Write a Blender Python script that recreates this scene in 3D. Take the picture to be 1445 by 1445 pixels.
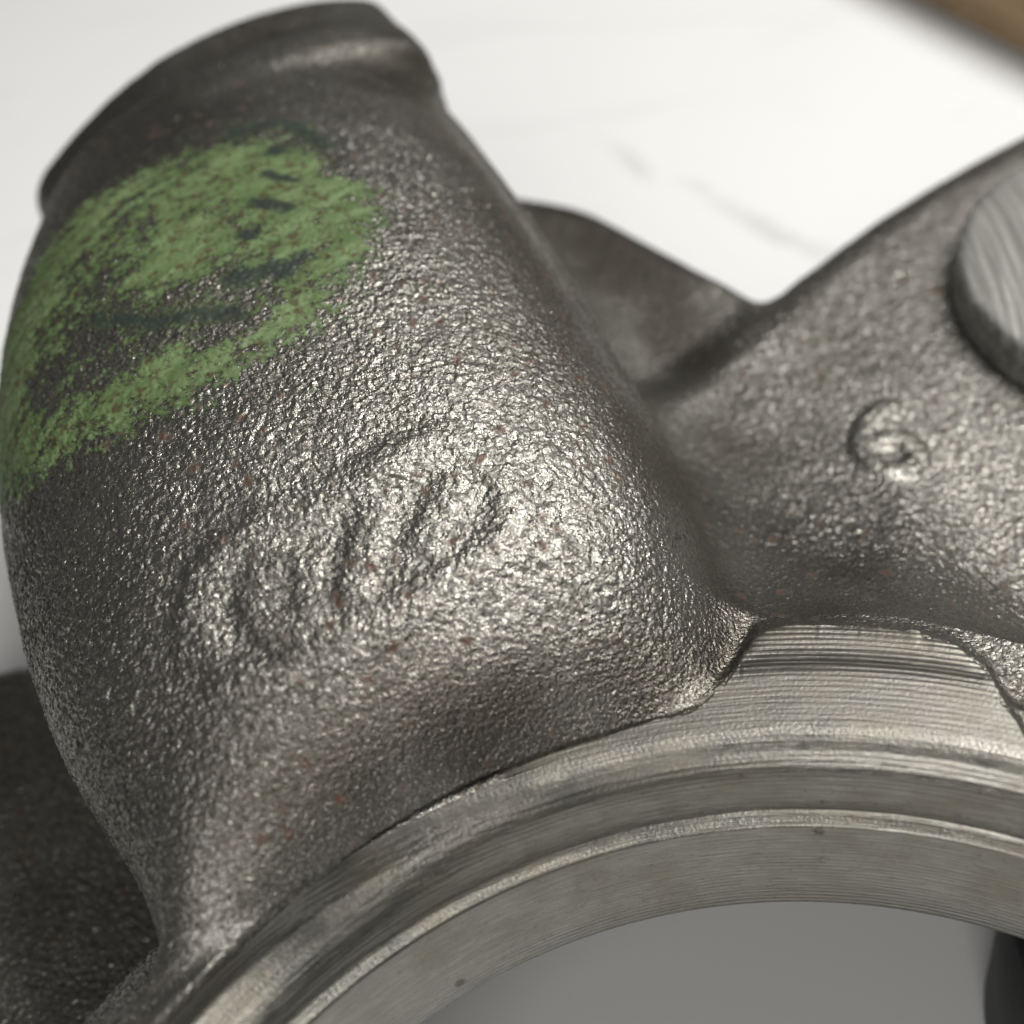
import bpy, math, random
import numpy as np

# ------------------------------------------------------------------ camera, light, exposure
for o in list(bpy.data.objects):
    bpy.data.objects.remove(o)
scene = bpy.context.scene
COL = scene.collection
MM = 0.001                                   # everything is modelled in millimetres

EL, ROLL, FOV = math.radians(45), -0.17, math.radians(38)
CAM_TARGET, CAM_DIST = np.array([-7.22, 66.59, 0.0]), 111.05
cam_dir = np.array([0, -math.cos(EL), math.sin(EL)])
fw = -cam_dir
rt0 = np.array([1.0, 0, 0]); up0 = np.cross(rt0, fw)
rt = math.cos(ROLL) * rt0 + math.sin(ROLL) * up0
up = -math.sin(ROLL) * rt0 + math.cos(ROLL) * up0
cam_pos = CAM_TARGET + cam_dir * CAM_DIST
cd = bpy.data.cameras.new('camera')
cam = bpy.data.objects.new('camera', cd); COL.objects.link(cam)
from mathutils import Matrix, Vector
m = Matrix.Identity(4)
for i in range(3):
    m[i][0], m[i][1], m[i][2], m[i][3] = rt[i], up[i], -fw[i], cam_pos[i] * MM
cam.matrix_world = m
cd.sensor_width = 36; cd.lens = 18 / math.tan(FOV / 2)
cd.clip_start = 0.005; cd.clip_end = 10
cd.dof.use_dof = True; cd.dof.focus_distance = 0.102; cd.dof.aperture_fstop = 23
scene.camera = cam

world = bpy.data.worlds.new('World'); scene.world = world; world.use_nodes = True
bg = world.node_tree.nodes['Background']
bg.inputs[0].default_value = (1.0, 0.98, 0.95, 1); bg.inputs[1].default_value = 0.10

def area_lamp(name, loc, aim, size, power, color):
    l = bpy.data.lights.new(name, 'AREA'); l.shape = 'RECTANGLE'
    l.size, l.size_y = size; l.energy = power; l.color = color
    o = bpy.data.objects.new(name, l); COL.objects.link(o)
    o.location = loc
    o.rotation_euler = (Vector(aim) - Vector(loc)).to_track_quat('-Z', 'Y').to_euler()
    return o
area_lamp('window_lamp', (0.28, 0.15, 0.50), (0, 0.07, 0), (0.28, 0.28), 4.6, (1.0, 0.985, 0.955))
area_lamp('fill_lamp', (-0.17, -0.40, 0.41), (0, 0.05, 0), (0.30, 0.30), 1.6, (1.0, 0.98, 0.95))  # added fill, brightens the table seen through the bore

scene.view_settings.view_transform = 'Standard'
scene.view_settings.look = 'None'
scene.view_settings.exposure = 0; scene.view_settings.gamma = 1
scene.view_settings.use_curve_mapping = False
scene.render.resolution_x = 1024; scene.render.resolution_y = 1024

# ------------------------------------------------------------------ materials
class NT:
    """tiny node-tree writer; object coordinates in millimetres"""
    def __init__(self, name):
        self.m = bpy.data.materials.new(name); self.m.use_nodes = True
        self.t = self.m.node_tree; self.n = self.t.nodes
        self.b = self.n['Principled BSDF']
        tc = self.n.new('ShaderNodeTexCoord')
        self.P = self.vmath('SCALE', tc.outputs['Object'], s=1000.0)
    def put(self, sock, v):
        if hasattr(v, 'is_linked') or isinstance(v, bpy.types.NodeSocket): self.t.links.new(v, sock)
        elif v is not None: sock.default_value = v
    def vmath(self, op, a, b=None, s=None):
        n = self.n.new('ShaderNodeVectorMath'); n.operation = op
        self.put(n.inputs[0], a)
        if b is not None: self.put(n.inputs[1], b)
        if s is not None: n.inputs['Scale'].default_value = s
        return n.outputs['Value'] if op in ('LENGTH', 'DOT_PRODUCT', 'DISTANCE') else n.outputs['Vector']
    def math(self, op, a, b=None, c=None, clamp=False):
        n = self.n.new('ShaderNodeMath'); n.operation = op; n.use_clamp = clamp
        for i, v in enumerate((a, b, c)):
            if v is not None: self.put(n.inputs[i], v)
        return n.outputs[0]
    def noise(self, vec, scale, detail=2, rough=0.5, dist=0, out='Fac'):
        n = self.n.new('ShaderNodeTexNoise'); self.put(n.inputs['Vector'], vec)
        n.inputs['Scale'].default_value = scale; n.inputs['Detail'].default_value = detail
        n.inputs['Roughness'].default_value = rough; n.inputs['Distortion'].default_value = dist
        return n.outputs[out]
    def voronoi(self, vec, scale, feature='F1', out='Distance', rand=1):
        n = self.n.new('ShaderNodeTexVoronoi'); n.feature = feature; self.put(n.inputs['Vector'], vec)
        n.inputs['Scale'].default_value = scale; n.inputs['Randomness'].default_value = rand
        return n.outputs[out]
    def ramp(self, f, a, b, ca=0.0, cb=1.0, smooth=True):
        n = self.n.new('ShaderNodeMapRange'); self.put(n.inputs['Value'], f)
        n.interpolation_type = 'SMOOTHSTEP' if smooth else 'LINEAR'
        n.inputs['From Min'].default_value = a; n.inputs['From Max'].default_value = b
        n.inputs['To Min'].default_value = ca; n.inputs['To Max'].default_value = cb
        return n.outputs[0]
    def mix(self, f, a, b):
        n = self.n.new('ShaderNodeMix'); n.data_type = 'RGBA'
        self.put(n.inputs['Factor'], f)
        self.put(n.inputs[6], a if not isinstance(a, tuple) else a + (1,))
        self.put(n.inputs[7], b if not isinstance(b, tuple) else b + (1,))
        return n.outputs[2]
    def bump(self, h, dist, strength=1.0, normal=None):
        n = self.n.new('ShaderNodeBump'); self.put(n.inputs['Height'], h)
        n.inputs['Distance'].default_value = dist
        self.put(n.inputs['Strength'], strength)
        if normal is not None: self.put(n.inputs['Normal'], normal)
        return n.outputs[0]
    def sep(self, v):
        n = self.n.new('ShaderNodeSeparateXYZ'); self.put(n.inputs[0], v); return n.outputs
    def comb(self, x, y, z):
        n = self.n.new('ShaderNodeCombineXYZ')
        for i, v in enumerate((x, y, z)): self.put(n.inputs[i], v)
        return n.outputs[0]
    def attr(self, name):
        n = self.n.new('ShaderNodeAttribute'); n.attribute_name = name; return n.outputs['Fac']
    def set(self, **k):
        names = dict(color='Base Color', rough='Roughness', metal='Metallic', normal='Normal', alpha='Alpha',
                     spec='Specular IOR Level', aniso='Anisotropic', tangent='Tangent')
        for a, v in k.items():
            if isinstance(v, tuple): v = v + (1,)
            self.put(self.b.inputs[names[a]], v)
        return self

def cast_iron():
    t = NT('cast_iron')
    tone, rust, film_shade = t.attr('tone'), t.attr('rust'), t.attr('film_shade')
    fine = t.noise(t.P, 4.2, 2, 0.6)
    col = t.mix(tone, (0.062, 0.059, 0.052), (0.325, 0.312, 0.280))
    col = t.mix(film_shade, col, (0.088, 0.078, 0.064))  # oily brown plus painted-in shade
    col = t.mix(rust, col, (0.070, 0.030, 0.015))
    t.set(color=col, metal=t.math('SUBTRACT', 0.95, t.math('MULTIPLY', rust, 0.8)),
          rough=t.math('ADD', t.ramp(tone, 0.1, 0.9, 0.52, 0.22), t.ramp(fine, 0.3, 0.7, 0.0, 0.10)), normal=t.bump(fine, 0.12 * MM, 1.0))
    return t.m

def paint_mat():
    t = NT('green_paint')
    x, y, z = t.sep(t.P)
    d = t.attr('spot')                     # 0 in the middle, 1 on the rim of the round dab
    # streaks of the brush run across the boss
    u = t.math('ADD', t.math('MULTIPLY', x, 0.84), t.math('MULTIPLY', y, 0.55))
    v = t.math('ADD', t.math('MULTIPLY', x, -0.55), t.math('MULTIPLY', y, 0.84))
    st = t.noise(t.comb(t.math('MULTIPLY', u, 0.10), t.math('MULTIPLY', v, 0.42), 0.0), 1.0, 4, 0.65, 0.6)
    fine = t.noise(t.P, 1.0, 4, 0.8)
    blot = t.voronoi(t.vmath('ADD', t.P, t.vmath('SCALE', t.noise(t.P, 1.2, 2, 0.5, 0, 'Color'), s=1.4)), 0.62)
    cover = t.attr('cover')
    a = t.math('ADD', t.math('ADD', cover, t.math('MULTIPLY', t.math('SUBTRACT', st, 0.5), 1.3)),
               t.math('MULTIPLY', t.math('SUBTRACT', fine, 0.5), 3.2))
    a = t.ramp(a, 0.34, 0.95, 0, 0.86)
    dk = t.attr('ink')
    ink = t.ramp(t.math('ADD', dk, t.math('MULTIPLY', t.math('SUBTRACT', t.noise(t.P, 0.8, 3, 0.7), 0.5), 1.6)), 0.36, 0.85, 0, 0.85)
    col = t.mix(t.ramp(st, 0.35, 0.7), (0.085, 0.132, 0.050), (0.165, 0.232, 0.108))
    col = t.mix(t.ramp(fine, 0.34, 0.52, 0.75, 0), col, (0.075, 0.05, 0.025))
    col = t.mix(t.ramp(blot, 0.14, 0.36, 0.85, 0), col, (0.075, 0.055, 0.028))
    col = t.mix(ink, col, (0.018, 0.022, 0.028))
    t.set(color=col, rough=0.5, metal=0.0, spec=0.35, alpha=t.math('MAXIMUM', a, ink))
    return t.m

def turned_steel(name, base, freq=(2.2, 0.6), depth=0.05, rough=0.36):
    """lathe-cut face: grooves run round the bore axis"""
    t = NT(name)
    x, y, z = t.sep(t.P)
    r = t.math('SQRT', t.math('ADD', t.math('MULTIPLY', x, x), t.math('MULTIPLY', y, y)))
    az = t.math('ARCTAN2', y, x)
    q = t.comb(t.math('MULTIPLY', r, freq[0]), t.math('MULTIPLY', z, freq[0]), t.math('MULTIPLY', az, 6.0))
    g1 = t.noise(q, 1.0, 3, 0.65)
    q2 = t.comb(t.math('MULTIPLY', r, 9.0), t.math('MULTIPLY', z, 9.0), t.math('MULTIPLY', az, 14.0))
    g2 = t.noise(q2, 1.0, 2, 0.6)
    wave = t.math('SINE', t.math('ADD', t.math('MULTIPLY', r, 14.0), t.math('MULTIPLY', g1, 3.0)))
    blot0 = t.noise(t.P, 0.10, 2)
    h = t.math('ADD', t.math('MULTIPLY', g1, 0.45), t.math('MULTIPLY', g2, 0.55))
    h = t.math('ADD', h, t.math('MULTIPLY', wave, t.math('MULTIPLY', t.ramp(r, 46.5, 49.3, 0.10, 0.30), t.ramp(blot0, 0.25, 0.6, 0.25, 1.0))))
    tool = t.math('SINE', t.math('ADD', t.math('MULTIPLY', z, 17.0), t.math('MULTIPLY', g1, 5.0)))
    h = t.math('ADD', h, t.math('MULTIPLY', tool, t.ramp(z, -0.6, -0.2, 0.16, 0.0)))
    nrm = t.bump(h, depth * MM, 1.0)
    nrm = t.bump(t.noise(t.P, 4.0, 2), 0.02 * MM, 1.0, nrm)
    blot = t.noise(t.P, 0.22, 4, 0.65)
    pit = t.voronoi(t.vmath('ADD', t.P, t.vmath('SCALE', t.noise(t.P, 1.8, 2, 0.5, 0, 'Color'), s=1.2)), 0.30)
    pm = t.math('MULTIPLY', t.ramp(pit, 0.06, 0.17, 1, 0), t.ramp(t.noise(t.P, 0.13, 2), 0.5, 0.6))
    speck = t.ramp(t.noise(t.P, 2.6, 3, 0.7), 0.58, 0.68)
    col = t.mix(t.ramp(blot, 0.4, 0.7), base, tuple(c * k for c, k in zip(base, (0.90, 0.87, 0.80))))
    col = t.mix(t.math('MULTIPLY', speck, 0.55), col, (0.16, 0.13, 0.09))
    col = t.mix(t.ramp(g2, 0.45, 0.6, 0.35, 0), col, tuple(c * 0.45 for c in base))
    col = t.mix(t.math('MULTIPLY', pm, 0.9), col, (0.06, 0.035, 0.02))
    t.set(color=col, metal=t.math('SUBTRACT', 1.0, t.math('MULTIPLY', pm, 0.7)),
          rough=t.ramp(blot, 0.3, 0.7, rough, rough + 0.12), normal=nrm)
    return t.m

def milled_steel():
    t = NT('milled_steel')
    x, y, z = t.sep(t.P)
    u = t.math('SQRT', t.math('ADD', t.math('POWER', t.math('ADD', x, 40.0), 2.0), t.math('POWER', t.math('SUBTRACT', y, 104.0), 2.0)))
    q = t.comb(t.math('MULTIPLY', u, 2.4), t.math('MULTIPLY', y, 0.10), z)
    g = t.noise(q, 1.0, 3, 0.6)
    wave = t.math('SINE', t.math('ADD', t.math('MULTIPLY', u, 7.0), t.math('MULTIPLY', g, 4.0)))
    nrm = t.bump(t.math('ADD', g, t.math('MULTIPLY', wave, 0.25)), 0.06 * MM, 1.0)
    col = t.mix(t.ramp(g, 0.35, 0.65), (0.20, 0.198, 0.182), (0.36, 0.355, 0.33))
    col = t.mix(t.ramp(t.noise(t.P, 1.5, 3, 0.7), 0.55, 0.7, 0, 0.5), col, (0.15, 0.14, 0.12))
    t.set(color=col, metal=0.75, rough=0.55, normal=nrm)
    return t.m

def table_mat():
    t = NT('white_laminate')
    s = t.noise(t.vmath('MULTIPLY', t.P, (0.012, 0.03, 0.02)), 1.0, 5, 0.6, 1.5)
    col = t.mix(t.ramp(s, 0.52, 0.72, 0, 0.35), (0.735, 0.74, 0.735), (0.63, 0.63, 0.625))
    x, y, z = t.sep(t.P)
    # a thin grey rub mark with a broken edge
    wob = t.math('MULTIPLY', t.math('SUBTRACT', t.noise(t.P, 0.06, 3), 0.5), 14.0)
    ln = t.math('ABSOLUTE', t.math('ADD', t.math('SUBTRACT', t.math('ADD', y, t.math('MULTIPLY', x, 1.45)), 200.5), wob))
    along = t.math('MULTIPLY', t.ramp(x, 12, 18), t.ramp(x, 34, 46, 1, 0))
    mk = t.math('MULTIPLY', t.ramp(ln, 0.5, 4.5, 1, 0), t.math('MULTIPLY', along, t.ramp(t.noise(t.P, 0.10, 3), 0.32, 0.6)))
    col = t.mix(t.math('MULTIPLY', mk, 0.42), col, (0.42, 0.41, 0.40))
    t.set(color=col, rough=0.38, spec=0.4)
    return t.m

def wood_mat():
    t = NT('varnished_wood')
    q = t.vmath('MULTIPLY', t.P, (0.02, 0.25, 0.25))
    g = t.noise(q, 1.0, 5, 0.6, 1.0)
    col = t.mix(t.ramp(g, 0.35, 0.65), (0.20, 0.125, 0.055), (0.33, 0.22, 0.105))
    t.set(color=col, rough=0.45, normal=t.bump(g, 0.2 * MM, 0.5))
    return t.m

def black_mat():
    t = NT('black_rubber')
    n = t.noise(t.P, 0.8, 3)
    t.set(color=t.mix(n, (0.009, 0.009, 0.010), (0.016, 0.016, 0.017)), rough=0.5, spec=0.3, normal=t.bump(n, 0.1 * MM, 0.6))
    return t.m

# ------------------------------------------------------------------ mesh helpers
def mesh_obj(name, verts, faces, mat, parent=None, smooth=True):
    """verts in mm"""
    me = bpy.data.meshes.new(name)
    verts = np.asarray(verts, dtype=np.float32) * MM
    if isinstance(faces, np.ndarray):
        nf = len(faces); k = faces.shape[1]
        me.vertices.add(len(verts)); me.vertices.foreach_set('co', verts.ravel())
        me.loops.add(nf * k); me.loops.foreach_set('vertex_index', faces.astype(np.int32).ravel())
        me.polygons.add(nf)
        me.polygons.foreach_set('loop_start', np.arange(nf, dtype=np.int32) * k)
        me.update(calc_edges=True)
    else:
        me.from_pydata([tuple(v) for v in verts], [], faces)
    me.validate()
    if smooth: me.polygons.foreach_set('use_smooth', [True] * len(me.polygons))
    me.materials.append(mat)
    o = bpy.data.objects.new(name, me); COL.objects.link(o)
    if parent: o.parent = parent
    return o
def fattr(o, name, vals):
    a = o.data.attributes.new(name, 'FLOAT', 'POINT')
    a.data.foreach_set('value', np.asarray(vals, dtype=np.float32))

def smin(a, b, k):
    h = np.clip(0.5 + 0.5 * (b - a) / k, 0, 1)
    return b + (a - b) * h - k * h * (1 - h)
def smax(a, b, k): return -smin(-a, -b, k)
def sstep(x, a, b):
    t = np.clip((x - a) / (b - a), 0, 1); return t * t * (3 - 2 * t)
def interp(x, xs, ys):
    """smooth (cubic hermite) table"""
    xs = np.asarray(xs, float); ys = np.asarray(ys, float)
    mgrad = np.gradient(ys, xs)
    x = np.clip(x, xs[0], xs[-1])
    i = np.clip(np.searchsorted(xs, x) - 1, 0, len(xs) - 2)
    h = xs[i + 1] - xs[i]; t = (x - xs[i]) / h
    return ((2*t**3-3*t**2+1)*ys[i] + (t**3-2*t**2+t)*h*mgrad[i] + (-2*t**3+3*t**2)*ys[i+1] + (t**3-t**2)*h*mgrad[i+1])

# outline of the machined hub face: radius against azimuth (degrees)
AZ = [0, 40, 55, 61.4, 63.6, 65.0, 67.6, 70.1, 74.7, 78.7, 81.4, 83.0, 84.6, 86.5, 89, 95, 120, 180, 360]
RO = [44.7, 44.7, 44.8, 45.4, 48.2, 50.3, 51.9, 52.4, 52.6, 52.7, 52.0, 49.6, 47.7, 46.4, 45.7, 45.1, 44.6, 44.6, 44.6]
def pad_r(az_deg): return np.interp(np.mod(az_deg, 360), AZ, RO)

def seg_dist(x, y, a, b):
    ax, ay = a; bx, by = b
    dx, dy = bx - ax, by - ay
    t = np.clip(((x - ax) * dx + (y - ay) * dy) / (dx * dx + dy * dy), 0, 1)
    return np.hypot(x - ax - t * dx, y - ay - t * dy)
def arc_dist(x, y, c, r, a0, a1):
    a = np.degrees(np.arctan2(y - c[1], x - c[0])); mid = (a0 + a1) / 2; half = (a1 - a0) / 2
    da = np.abs((a - mid + 180) % 360 - 180)
    d = np.abs(np.hypot(x - c[0], y - c[1]) - r)
    e0 = np.hypot(x - c[0] - r * math.cos(math.radians(a0)), y - c[1] - r * math.sin(math.radians(a0)))
    e1 = np.hypot(x - c[0] - r * math.cos(math.radians(a1)), y - c[1] - r * math.sin(math.radians(a1)))
    return np.where(da <= half, d, np.minimum(e0, e1))

def emblem(x, y):
    """raised foundry mark on the boss"""
    st = seg_dist(x, y, (-24.5, 57.8), (-12.5, 63.2))
    ring = np.abs(st - 4.8)
    h = 0.36 * (0.7 + 0.3 * np.sin(x * 0.6 - y * 0.5)) * (1 - sstep(ring, 0.4, 2.2)) * (0.10 + 0.90 * sstep(-(x + 18) * 0.9 - (y - 60) * 0.45, -9, 2) + 0.6 * sstep((x + 18) + (y - 60), 5, 9))
    h = h - 0.34 * (1 - sstep(st, 1.5, 4.6))
    c = np.minimum(arc_dist(x, y, (-23.2, 58.6), 2.1, 40, 300), seg_dist(x, y, (-18.8, 58.2), (-17.0, 63.6)))
    c = np.minimum(c, seg_dist(x, y, (-13.8, 61.2), (-11.6, 64.8)))
    return h + 0.32 * (1 - sstep(c, 0.3, 1.9))
def digit(x, y):
    """raised 6 on the arm"""
    d = np.abs(np.hypot(x - 26.0, y - 79.4) - 2.5)
    d = np.minimum(d, arc_dist(x, y, (30.2, 80.2), 6.7, 112, 180))
    return 0.5 * (1 - sstep(d, 0.4, 1.8))

TX, TY = -0.2, 0.98
def casting_sdf(x, y, z):
    r = np.hypot(x, y); az = np.degrees(np.arctan2(y, x))
    # --- big boss
    s = TX * x + TY * y; u = 0.98 * x + 0.2 * y
    c = interp(s, [35, 46, 60, 80, 107, 120, 128, 150], [-6.3, -6.2, -5.5, -5.9, -4.6, -3.2, -3.0, -3.0])
    a = interp(s, [35, 46, 60, 80, 107, 120, 128, 150], [19.0, 19.3, 24.0, 25.9, 24.6, 22.5, 21.0, 20.0])
    top = interp(s, [35, 46, 58, 70, 85, 107, 122, 128, 150], [6, 7, 10.0, 12.8, 14.5, 13.2, 11.2, 10.6, 10.2])
    bot = interp(s, [35, 55, 80, 110, 150], [-14, -16, -26, -26, -20])
    zc = (top * 0.45 + bot * 0.55); bb = top - zc
    q = (np.abs((u - c) / a) ** 2.5 + np.abs((z - zc) / bb) ** 2.5) ** (1 / 2.5)
    boss = (q - 1) * bb
    boss = boss - 0.45 * np.exp(-((z - 2.0) / 0.9) ** 2) * sstep(u, 6, 12) * sstep(s, 62, 75)   # mould parting line
    # outer end: cut square to its own axis
    ex, ey = -0.396, 0.918
    e = ex * x + ey * y
    boss = smax(boss, e - 124.5, 3.5)
    boss = smax(boss, 36 - s, 4.0)
    # slope down to the hub ring
    po = pad_r(az); hr = np.maximum(r - (po - 0.2), 0); boss = smax(boss, (z - 1.55 * hr) * 0.55, 5.0)
    # collar on the outer end
    cc = 0.918 * x + 0.396 * y; e = -0.396 * x + 0.918 * y
    col = smax((z - 9.2 + (cc - 29) ** 2 / 70) * 0.9, np.maximum(cc - 45.6 + np.maximum(135 - e, 0) * 0.12, 3.1 - cc), 2.5)
    col = smax(col, np.abs(z + 10) - 20.5, 3.0)
    col = smax(col, e - 135.2, 1.6); col = smax(col, 121 - e, 1.5)
    d = smin(boss, col, 5.0)
    # --- hub barrel and its outer slope
    hub = np.maximum(r - 47.5, np.maximum(z + 1.3, -14 - z))
    slope = 0.66 + 0.9 * sstep(-az, -72, -58)
    cone = np.maximum((z + 0.6 + (r - 53.2) * slope) * 0.8, np.maximum(-15 - z, r - 80))
    cone = np.maximum(cone, z + 1.6)
    cone = smax(cone, (1 - x) * 0.5, 8.0)
    d = smin(d, cone, 6.0)
    d = smin(d, hub, 2.0)
    # --- flat arm: top at z = -10
    pl = smax(-0.64 * x + 0.77 * y - 66.5, -0.35 * x + 0.937 * y - 98.0, 8.0)
    pl = smax(pl, -14 - x, 5.0)
    pl = smax(pl, 52 - y, 6.0)
    w = np.abs(z + 18.5) - 7.3
    rr = 6.0
    qx = np.maximum(pl + rr, 0); qz = np.maximum(w + rr, 0)
    plate = np.hypot(qx, qz) - rr + np.minimum(np.maximum(pl + rr, w + rr), 0)
    # --- low web between boss and arm
    wb = smax(0.83 * x + 0.56 * y - 77.0, y - 131, 6.0)
    wb = smax(wb, 60 - y, 4.0); wb = smax(wb, -25 - x, 4.0)
    ww = np.abs(z + 20.5) - 6.5
    qx = np.maximum(wb + 4, 0); qz = np.maximum(ww + 4, 0)
    web = np.hypot(qx, qz) - 4 + np.minimum(np.maximum(wb + 4, ww + 4), 0)
    d = smin(d, smin(web, plate, 2.5), 9.5)
    # --- low flange under the left side
    fl = seg_dist(x, y, (-58, 62), (-66, 10)) - 25
    fw_ = np.abs(z + 34 - 0.06 * (x + 50)) - 6.5
    qx = np.maximum(fl + 4, 0); qz = np.maximum(fw_ + 4, 0)
    fla = np.hypot(qx, qz) - 4 + np.minimum(np.maximum(fl + 4, fw_ + 4), 0)
    d = smin(d, fla, 1.0)
    # --- lug that carries the machined pad
    lug = np.maximum((r - po - 0.1 + (z + 0.3) * 1.1) * 0.65, np.maximum(z + 0.3, -9 - z))
    lug = np.maximum(lug, 43 - r)
    d = smin(d, lug, 0.8)
    # relief
    d = d - np.where((z > 0) & (s < 75), emblem(x - 0.8, y + 5.2), 0) - np.where((z > -15) & (x > 15), digit(26 + (x - 25.3) * 1.15, 79.4 + (y - 76.4) * 1.15), 0)
    # machined away
    d = np.maximum(d, -np.maximum(r - (po + 0.02), -(z + 0.3)))
    d = np.maximum(d, 43.0 + 1.55 * sstep(az, 98, 118) - r)
    return d

def surface_nets(F, org, h):
    S = F < 0
    nx, ny, nz = F.shape
    cnt = np.zeros((nx-1, ny-1, nz-1), np.int8)
    for dx in (0, 1):
        for dy in (0, 1):
            for dz in (0, 1):
                cnt += S[dx:nx-1+dx, dy:ny-1+dy, dz:nz-1+dz]
    act = np.argwhere((cnt > 0) & (cnt < 8))
    idx = -np.ones(cnt.shape, np.int32); idx[tuple(act.T)] = np.arange(len(act))
    corners = [(i, j, k) for i in (0, 1) for j in (0, 1) for k in (0, 1)]
    V = {c: F[act[:, 0]+c[0], act[:, 1]+c[1], act[:, 2]+c[2]] for c in corners}
    acc = np.zeros((len(act), 3)); n = np.zeros(len(act))
    for c in corners:
        for ax in range(3):
            if c[ax]: continue
            e = list(c); e[ax] = 1; e = tuple(e)
            a, b = V[c], V[e]; cr = (a < 0) != (b < 0)
            t = np.where(cr, a / np.where(cr, a - b, 1), 0)
            p = np.tile(np.array(c, float), (len(act), 1)); p[:, ax] += t
            acc += p * cr[:, None]; n += cr
    verts = org + h * (act + acc / n[:, None])
    faces = []
    for ax in range(3):
        sl0 = [slice(None)]*3; sl1 = [slice(None)]*3
        sl0[ax] = slice(0, -1); sl1[ax] = slice(1, None)
        A, B = S[tuple(sl0)], S[tuple(sl1)]
        E = np.argwhere(A != B); o1, o2 = [(1, 2), (2, 0), (0, 1)][ax]
        ok = (E[:, o1] > 0) & (E[:, o2] > 0) & (E[:, o1] < F.shape[o1]-1) & (E[:, o2] < F.shape[o2]-1)
        E = E[ok]; ins = A[tuple(E.T)]
        q = []
        for (d1, d2) in ((-1, -1), (0, -1), (0, 0), (-1, 0)):
            c = E.copy(); c[:, o1] += d1; c[:, o2] += d2; q.append(idx[tuple(c.T)])
        q = np.stack(q, 1)
        q[~ins] = q[~ins][:, ::-1]
        faces.append(q)
    return verts, np.concatenate(faces)

# ------------------------------------------------------------------ setting
M_table, M_wood, M_black = table_mat(), wood_mat(), black_mat()
TZ = -40.0
table = mesh_obj('table_top', [(-700, -700, TZ), (700, -700, TZ), (700, 700, TZ), (-700, 700, TZ)], [(0, 1, 2, 3)], M_table, smooth=False)
table['kind'] = 'structure'

# ------------------------------------------------------------------ the knuckle
M_cast = cast_iron(); M_turn = turned_steel('turned_steel', (0.25, 0.24, 0.215)); M_mill = milled_steel()
root = bpy.data.objects.new('steering_knuckle', None); COL.objects.link(root)
root.empty_display_size = 0.02
root['label'] = 'rough grey cast iron steering knuckle with green paint dab and machined bore'
root['category'] = 'machine part'

H = 0.62
org = np.array([-94.0, -50.0, -42.0]); hi = np.array([92.0, 146.0, 18.5])
xs = np.arange(org[0], hi[0], H); ys = np.arange(org[1], hi[1], H); zs = np.arange(org[2], hi[2], H)
F = np.empty((len(xs), len(ys), len(zs)), np.float32)
for i0 in range(0, len(xs), 24):
    X, Y, Z = np.meshgrid(xs[i0:i0+24], ys, zs, indexing='ij')
    F[i0:i0+24] = casting_sdf(X, Y, Z)
F[0] = F[-1] = 9; F[:, 0] = F[:, -1] = 9; F[:, :, 0] = F[:, :, -1] = 9
CV, CF = surface_nets(F, org, H)
def subdivide(V, Fq, mask):
    """split the masked quads in four; quads outside keep their edges, so border midpoints stay on the chord"""
    Fm = Fq[mask]
    E = np.stack([Fm, np.roll(Fm, -1, 1)], -1).reshape(-1, 2); E.sort(1)
    key = E[:, 0].astype(np.int64) * len(V) + E[:, 1]
    uk, inv, cnt = np.unique(key, return_inverse=True, return_counts=True)
    A, B = uk // len(V), uk % len(V)
    mid = (V[A] + V[B]) / 2; cen = V[Fm].mean(1)
    n0 = len(V); em = (n0 + inv).reshape(-1, 4); cm = n0 + len(uk) + np.arange(len(Fm))
    quads = [np.stack([Fm[:, i], em[:, i], cm, em[:, i-1]], 1) for i in range(4)]
    Vn = np.concatenate([V, mid, cen])
    chord = np.full((len(Vn), 2), -1, np.int64)
    ids = n0 + np.nonzero(cnt == 1)[0]
    chord[ids, 0] = A[cnt == 1]; chord[ids, 1] = B[cnt == 1]
    return Vn, np.concatenate([Fq[~mask]] + quads), chord
_r = np.random.RandomState(7)
_perm = np.concatenate([_r.permutation(256)] * 3).astype(np.int32)
_grad = _r.normal(size=(256, 3)).astype(np.float32); _grad /= np.linalg.norm(_grad, axis=1, keepdims=True)
def perlin(P, scale, seed=0):
    p = (P * scale + seed * 17.31).astype(np.float32); i = np.floor(p).astype(np.int32); f = p - i
    w = f * f * f * (f * (f * 6 - 15) + 10); i &= 255
    out = 0
    for dx in (0, 1):
        for dy in (0, 1):
            for dz in (0, 1):
                hsh = _perm[_perm[_perm[(i[:, 0] + dx) & 255] + ((i[:, 1] + dy) & 255)] + ((i[:, 2] + dz) & 255)]
                g = _grad[hsh]
                dot = g[:, 0]*(f[:, 0]-dx) + g[:, 1]*(f[:, 1]-dy) + g[:, 2]*(f[:, 2]-dz)
                out = out + dot * (w[:, 0] if dx else 1-w[:, 0]) * (w[:, 1] if dy else 1-w[:, 1]) * (w[:, 2] if dz else 1-w[:, 2])
    return out
def fbm(P, scale, oct_=3, gain=0.5, seed=0):
    o = 0; a = 1
    for k in range(oct_): o = o + a * perlin(P, scale * 2 ** k, seed + k); a *= gain
    return o
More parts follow.
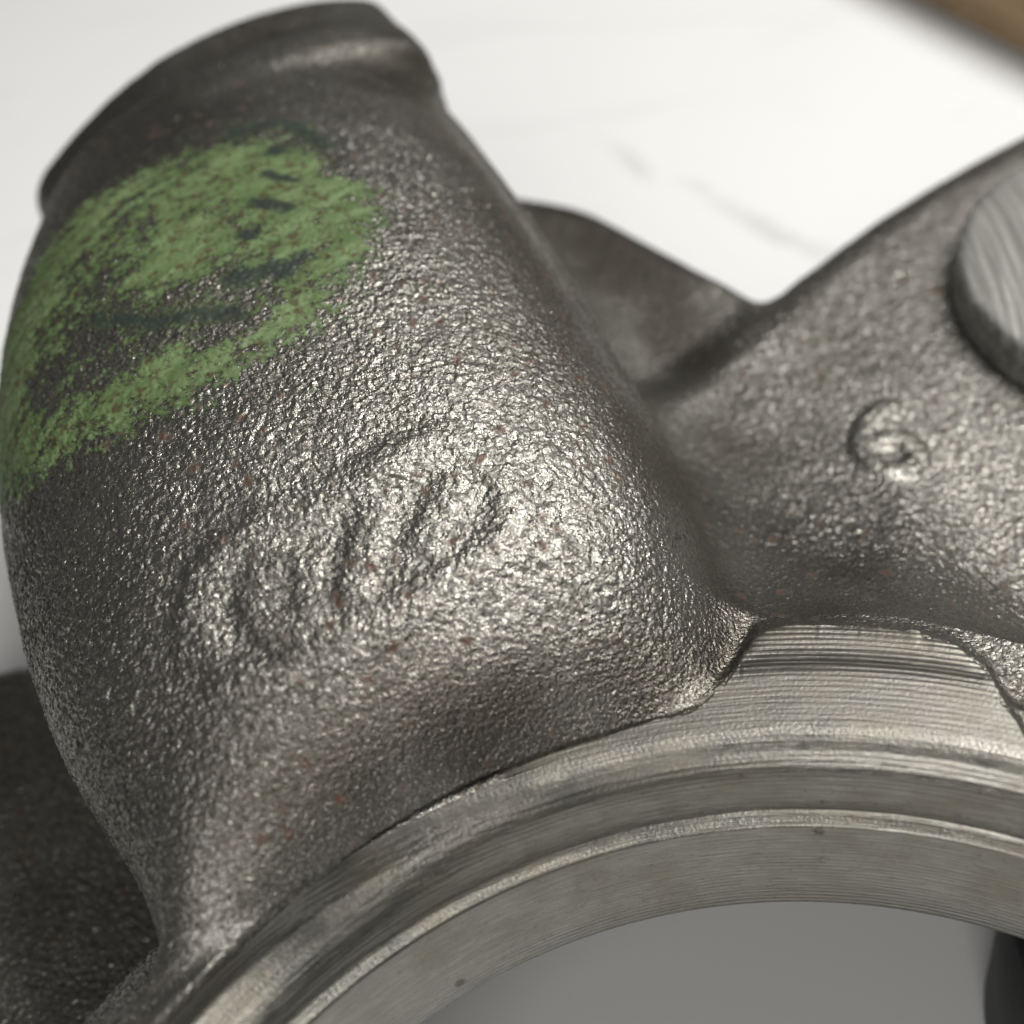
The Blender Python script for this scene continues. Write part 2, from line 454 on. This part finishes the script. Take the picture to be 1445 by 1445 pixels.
def cells(P, scale, seed=0):
    """distance to the nearest of scattered grain centres, and a random tone of that grain"""
    p = P * scale + seed * 3.7; i0 = np.floor(p).astype(np.int32); best = np.full(len(P), 9.0, np.float32); tone = np.zeros(len(P), np.float32); tilt = np.zeros(len(P), np.float32)
    for dx in (-1, 0, 1):
        for dy in (-1, 0, 1):
            for dz in (-1, 0, 1):
                c = i0 + (dx, dy, dz); k = c & 255
                hsh = _perm[_perm[_perm[k[:, 0]] + k[:, 1]] + k[:, 2]]
                q = c + 0.5 + _grad[hsh] * 0.42
                dd = ((p - q) ** 2).sum(1); m_ = dd < best
                best[m_] = dd[m_]; tone[m_] = hsh[m_] / 255.0
                tilt[m_] = ((p - q)[m_] * _grad[hsh[m_] ^ 85]).sum(1)
    return np.sqrt(best), tone, tilt
def near_mask(V, Fq, lo):
    """quads on the camera's side of the part, with a wide margin round the frame"""
    P = V[Fq]; ctr = P.mean(1); fn = np.cross(P[:, 2] - P[:, 0], P[:, 3] - P[:, 1]); fn /= np.linalg.norm(fn, axis=1, keepdims=True) + 1e-9
    tc = cam_pos - ctr; dep = -(tc @ fw)
    lim = math.tan(FOV / 2) * 1.2
    return ((fn * tc).sum(1) > lo * np.linalg.norm(tc, axis=1)) & (np.abs(tc @ rt) < lim * dep) & (np.abs(tc @ up) < lim * dep) & (dep > 20)
CV, CF, chord1 = subdivide(CV, CF, near_mask(CV, CF, -0.4))
CV, CF, chord2 = subdivide(CV, CF, near_mask(CV, CF, -0.2))
CV = CV.astype(np.float32)
d0 = casting_sdf(*CV.T)
N = np.stack([casting_sdf(*(CV + np.eye(3, dtype=np.float32)[k] * 0.2).T) - d0 for k in range(3)], 1)
N /= np.linalg.norm(N, axis=1, keepdims=True) + 1e-9
CV -= N * np.clip(d0, -0.3, 0.3)[:, None]
x, y, z = CV.T
s = TX * x + TY * y; u = 0.98 * x + 0.2 * y; rad = np.hypot(x, y)
# shot-blasted skin is coarse on the outer faces, finer in the hollows and near the cut faces
grain = sstep(rad, 46.5, 54) * (1 - 0.8 * sstep(u, 9, 17) * sstep(s, 40, 60) * (1 - sstep(x, 12, 17)))
grain = grain * (1 - 0.85 * (1 - sstep(rad, 61, 69)) * sstep(x, 1, 6))
grain = grain * (1 - 0.55 * sstep(s, 100, 112))
warp = np.stack([perlin(CV, 0.9, 5 + k) for k in range(3)], 1) * 0.5
c1, tone1, tilt1 = cells(CV + warp * 0.4, 2.9)
c2, tone2, tilt2 = cells(CV + warp * 0.4, 4.6, 3)
relief = -0.02 * c1 - 0.02 * c2 + 0.115 * tilt1 + 0.075 * tilt2 + 0.05 * perlin(CV, 0.9, 9) + 0.11 * perlin(CV, 2.6, 12) + 0.16 * perlin(CV, 0.22, 15)
relief = relief - relief.mean()
flat = (np.abs(z + 0.3) < 0.12) & (rad < pad_r(np.degrees(np.arctan2(y, x))) + 0.3)
CV = CV + N * (relief * (0.28 + 0.72 * grain) * np.where(flat, 0, 1))[:, None]
for ch in (chord1, chord2):
    bi = np.nonzero(ch[:, 0] >= 0)[0]
    CV[bi] = (CV[ch[bi, 0]] + CV[ch[bi, 1]]) / 2
CV[:, 2] = np.maximum(CV[:, 2], TZ)                     # the flange rests on the table
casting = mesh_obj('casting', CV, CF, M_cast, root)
fattr(casting, 'tone', np.clip(0.60 + 0.75 * (tone2 - 0.5) + 0.5 * (tone1 - 0.5) - 0.7 * (c1 - 0.5) + 0.5 * perlin(CV, 0.09, 21), 0, 1))
rc, rt_, _t = cells(CV + warp * 1.6, 0.55, 8)
fattr(casting, 'rust', 0.85 * (1 - sstep(rc + 0.25 * perlin(CV, 1.2, 31), 0.10, 0.30)) * (rt_ > 0.35) * sstep(fbm(CV, 0.07, 2, 0.5, 77), -0.25, 0.2))
film_shade = sstep(fbm(CV, 0.05, 3, 0.6, 40), -0.35, 0.35) * (1 - 0.8 * grain) * 0.9  # brown oil film, deepened to paint shade into the flank and hollows
fattr(casting, 'film_shade', film_shade)

# green dab: a thin film over the skin of the boss
nrm = np.empty(len(CV) * 3, np.float32); casting.data.vertices.foreach_get('normal', nrm); nrm = nrm.reshape(-1, 3)
pu = (x + 31.2) * 0.84 + (y - 85.6) * 0.55; pv = -(x + 31.2) * 0.55 + (y - 85.6) * 0.84
spot = np.hypot(pu / 19.0, pv / 17.3)
sel = (spot < 1.25) & (z > -8)
fsel = CF[sel[CF].all(1)]
used, inv = np.unique(fsel, return_inverse=True)
paint = mesh_obj('paint_mark', CV[used] + nrm[used] * 0.05, inv.reshape(-1, 4), paint_mat(), casting)
paint['label'] = 'worn round dab of green paint on the boss'
sp, a_, b_ = spot[used], pu[used], pv[used]
cover = 0.97 * (1 - sstep(sp, 0.80, 1.12))
cover -= 0.60 * (1 - sstep(seg_dist(a_, b_, (-10, -3), (0.5, -8.5)), 1.5, 6.8))
cover -= 0.30 * (1 - sstep(seg_dist(a_, b_, (-6, 3), (0, 6)), 1, 6.5))
cover += 0.30 * (1 - sstep(seg_dist(a_, b_, (-12, 9), (-17, -1)), 1, 4))
cover -= 0.08 * sstep(-b_, 6, 13)
cover += 0.55 * fbm(CV[used], 0.22, 3, 0.6, 60)
fattr(paint, 'cover', cover); fattr(paint, 'spot', sp)
ink = np.zeros_like(sp)
for (p, q_, w_) in (((-6, -0.5), (-3.6, -5.8), 0.9), ((-3.6, -5.8), (1.3, -10.7), 1.0), ((3.5, -7.0), (6.5, -9.2), 1.5), ((6.5, -9.2), (8.4, -8.9), 0.9), ((16, 7), (16.4, 6.6), 1.1), ((10, 0.6), (11, -2), 0.9), ((6.9, -2.9), (7.3, -3.2), 0.9), ((15.5, 13.2), (20, 11.8), 1.3), ((20, 11.8), (19.5, 5), 1.0), ((13, 4), (14, 1), 0.6)):
    ink = np.maximum(ink, 1 - sstep(seg_dist(a_, b_, p, q_), 0, w_ * 2.2))
fattr(paint, 'ink', ink * 0.9)

# machined hub: face, rounded shoulder, wall, ledge, bore
def lathe(profile_fn, n, name, mat, parent):
    V = []; Fc = []
    for i in range(n):
        t = 2 * math.pi * i / n
        pr = profile_fn(math.degrees(t))
        V += [(r_ * math.cos(t), r_ * math.sin(t), z_) for r_, z_ in pr]
    k = len(pr)
    for i in range(n):
        j = (i + 1) % n
        for q in range(k - 1):
            Fc.append((i*k+q, i*k+q+1, j*k+q+1, j*k+q))
    return mesh_obj(name, V, np.array(Fc), mat, parent)
rng = random.Random(4)
rag = [rng.gauss(0, 1) for _ in range(2048)]
def hub_face(azd):
    ro = float(pad_r(azd)); i = int(azd / 360 * 1440) % 1440
    wob = 0.13 * rag[i // 3 % 700] + 0.05 * rag[i]
    ro += wob * (1.0 if ro > 46 else 0.45)
    if azd < 59: ro = 46.2
    if azd > 86: ro += (46.2 - ro) * float(sstep(azd, 86, 93))
    hide = float(sstep(azd, 98, 110) * (1 - sstep(azd, 200, 240)))                  # runs in under the cast skin
    pr = [(ro + 0.35, -1.5), (ro + 0.12, -0.35), (ro - 0.06, -0.16), (ro - 0.22, -0.12)]
    a0, a1 = min(49.45, ro - 0.4), min(49.2, ro - 0.6)
    zf = -0.12 if ro > 49.8 else 0.02
    pr += [(a0 + (ro - 0.4 - a0) * 0.5 + 0.05, zf), (a0, zf), (a1, 0.02)]
    for f in (0.75, 0.5, 0.25, 0.0): pr.append((44.3 + (a1 - 44.3) * f, 0.02))
    return [(p[0] * (1 - hide) + (44.9 + 0.4 * (1 - i / 10)) * hide, p[1] - 0.5 * hide) for i, p in enumerate(pr)]
def hub_bore(azd):
    pr = [(44.3, 0.02)]
    for k in range(1, 11):                              # rounded shoulder
        a = math.radians(k * 75 / 10); f = k / 10; pr.append((44.3 - 2.9 * math.sin(a), 0.02 - 2.5 * (1 - math.cos(a))))
    b = float(sstep(azd, 100, 132) * (1 - sstep(azd, 200, 240)))   # the face narrows to a steep cut beside the boss
    steep = [(44.8 - 0.9 * k / 10 - 2.3 * max(0, k / 10 - 0.6), -0.25 - 2.4 * min(1, k / 6) + 0.1 * max(0, k - 6) * -1) for k in range(11)]
    pr = [(p[0] * (1 - b) + q[0] * b, p[1] * (1 - b) + q[1] * b) for p, q in zip(pr, steep)]
    pr += [(41.25, -3.2), (41.0, -4.6), (40.85, -4.85), (40.5, -4.96), (40.12, -5.0), (39.98, -5.08), (39.9, -5.25), (39.87, -5.6), (39.75, -7.5), (39.55, -11), (39.4, -13.4), (39.5, -13.8), (39.9, -14.05), (43.2, -14.05), (43.3, -10)]
    return pr
face = lathe(hub_face, 1440, 'machined_face', M_turn, root)
face['label'] = 'bright lathe turned hub face with a raised lug'
bore = lathe(hub_bore, 512, 'bore', turned_steel('bored_steel', (0.26, 0.252, 0.226), (3.0, 0.6), 0.045, 0.28), root)
bore['label'] = 'machined bore with rounded shoulder and bright ledge'

# machined boss on the arm
def disc_boss(cx, cy, R, z0, z1):
    n = 220; V = []; Fc = []
    rows = [(0.0, z1), (0.35, z1), (0.7, z1), (0.955, z1), (0.985, z1 - 0.08), (1.0, z1 - 0.35), (1.01, z1 - 2), (1.02, z0)]
    for i in range(n):
        t = 2 * math.pi * i / n
        w = 1 + 0.004 * rag[i % 200] + 0.03 * math.sin(2 * t + 0.6)
        for f, zz in rows: V.append((cx + R * f * w * math.cos(t), cy + R * f * w * math.sin(t), zz))
    k = len(rows)
    for i in range(n):
        j = (i + 1) % n
        for q in range(k - 1): Fc.append((i*k+q, i*k+q+1, j*k+q+1, j*k+q))
    return V, np.array(Fc)
V, Fc = disc_boss(57.8, 92.6, 20.6, -14, -7.4)
mb = mesh_obj('machined_boss', V, Fc, M_mill, root)
mb['label'] = 'round boss with milled grey face on the flat arm'

# ------------------------------------------------------------------ things around it
def box_bevel(name, size, loc, rz, mat, bev):
    import bmesh
    bm = bmesh.new(); bmesh.ops.create_cube(bm, size=1)
    for v in bm.verts: v.co = Vector((v.co.x*size[0]*MM, v.co.y*size[1]*MM, (v.co.z+0.5)*size[2]*MM))
    bmesh.ops.bevel(bm, geom=bm.edges[:], offset=bev*MM, segments=3, affect='EDGES')
    me = bpy.data.meshes.new(name); bm.to_mesh(me); bm.free(); me.materials.append(mat)
    o = bpy.data.objects.new(name, me); COL.objects.link(o)
    o.location = Vector(loc) * MM; o.rotation_euler = (0, 0, rz)
    return o
p0, p1 = np.array([67.8, 205.9]), np.array([78.7, 181.0])
dv = (p1 - p0) / np.linalg.norm(p1 - p0); nv = np.array([-dv[1], dv[0]])
if nv[1] < 0: nv = -nv
c = (p0 + p1) / 2 + nv * 26
wood = box_bevel('wooden_board', (400, 50, 16), (c[0], c[1], TZ), math.atan2(dv[1], dv[0]), M_wood, 1.5)
wood['label'] = 'brown wooden board lying on the white table'; wood['category'] = 'board'

prof = [(0, TZ), (15.6, TZ), (16.0, TZ + .5), (16.0, -23), (15.4, -22.0), (14.6, -21.8), (13.2, -22.2), (12.6, -24), (0, -24.2)]
n = 96; V = []; Fc = []
for i in range(n):
    t = 2*math.pi*i/n
    V += [(39 + r_*math.cos(t), 36 + r_*math.sin(t), z_) for r_, z_ in prof]
k = len(prof)
for i in range(n):
    j = (i+1) % n
    for q in range(k-1): Fc.append((i*k+q, j*k+q, j*k+q+1, i*k+q+1))
cap = mesh_obj('rubber_cap', V, np.array(Fc), M_black)
cap['label'] = 'black round cap standing on the table, seen through the machined bore'; cap['category'] = 'cap'
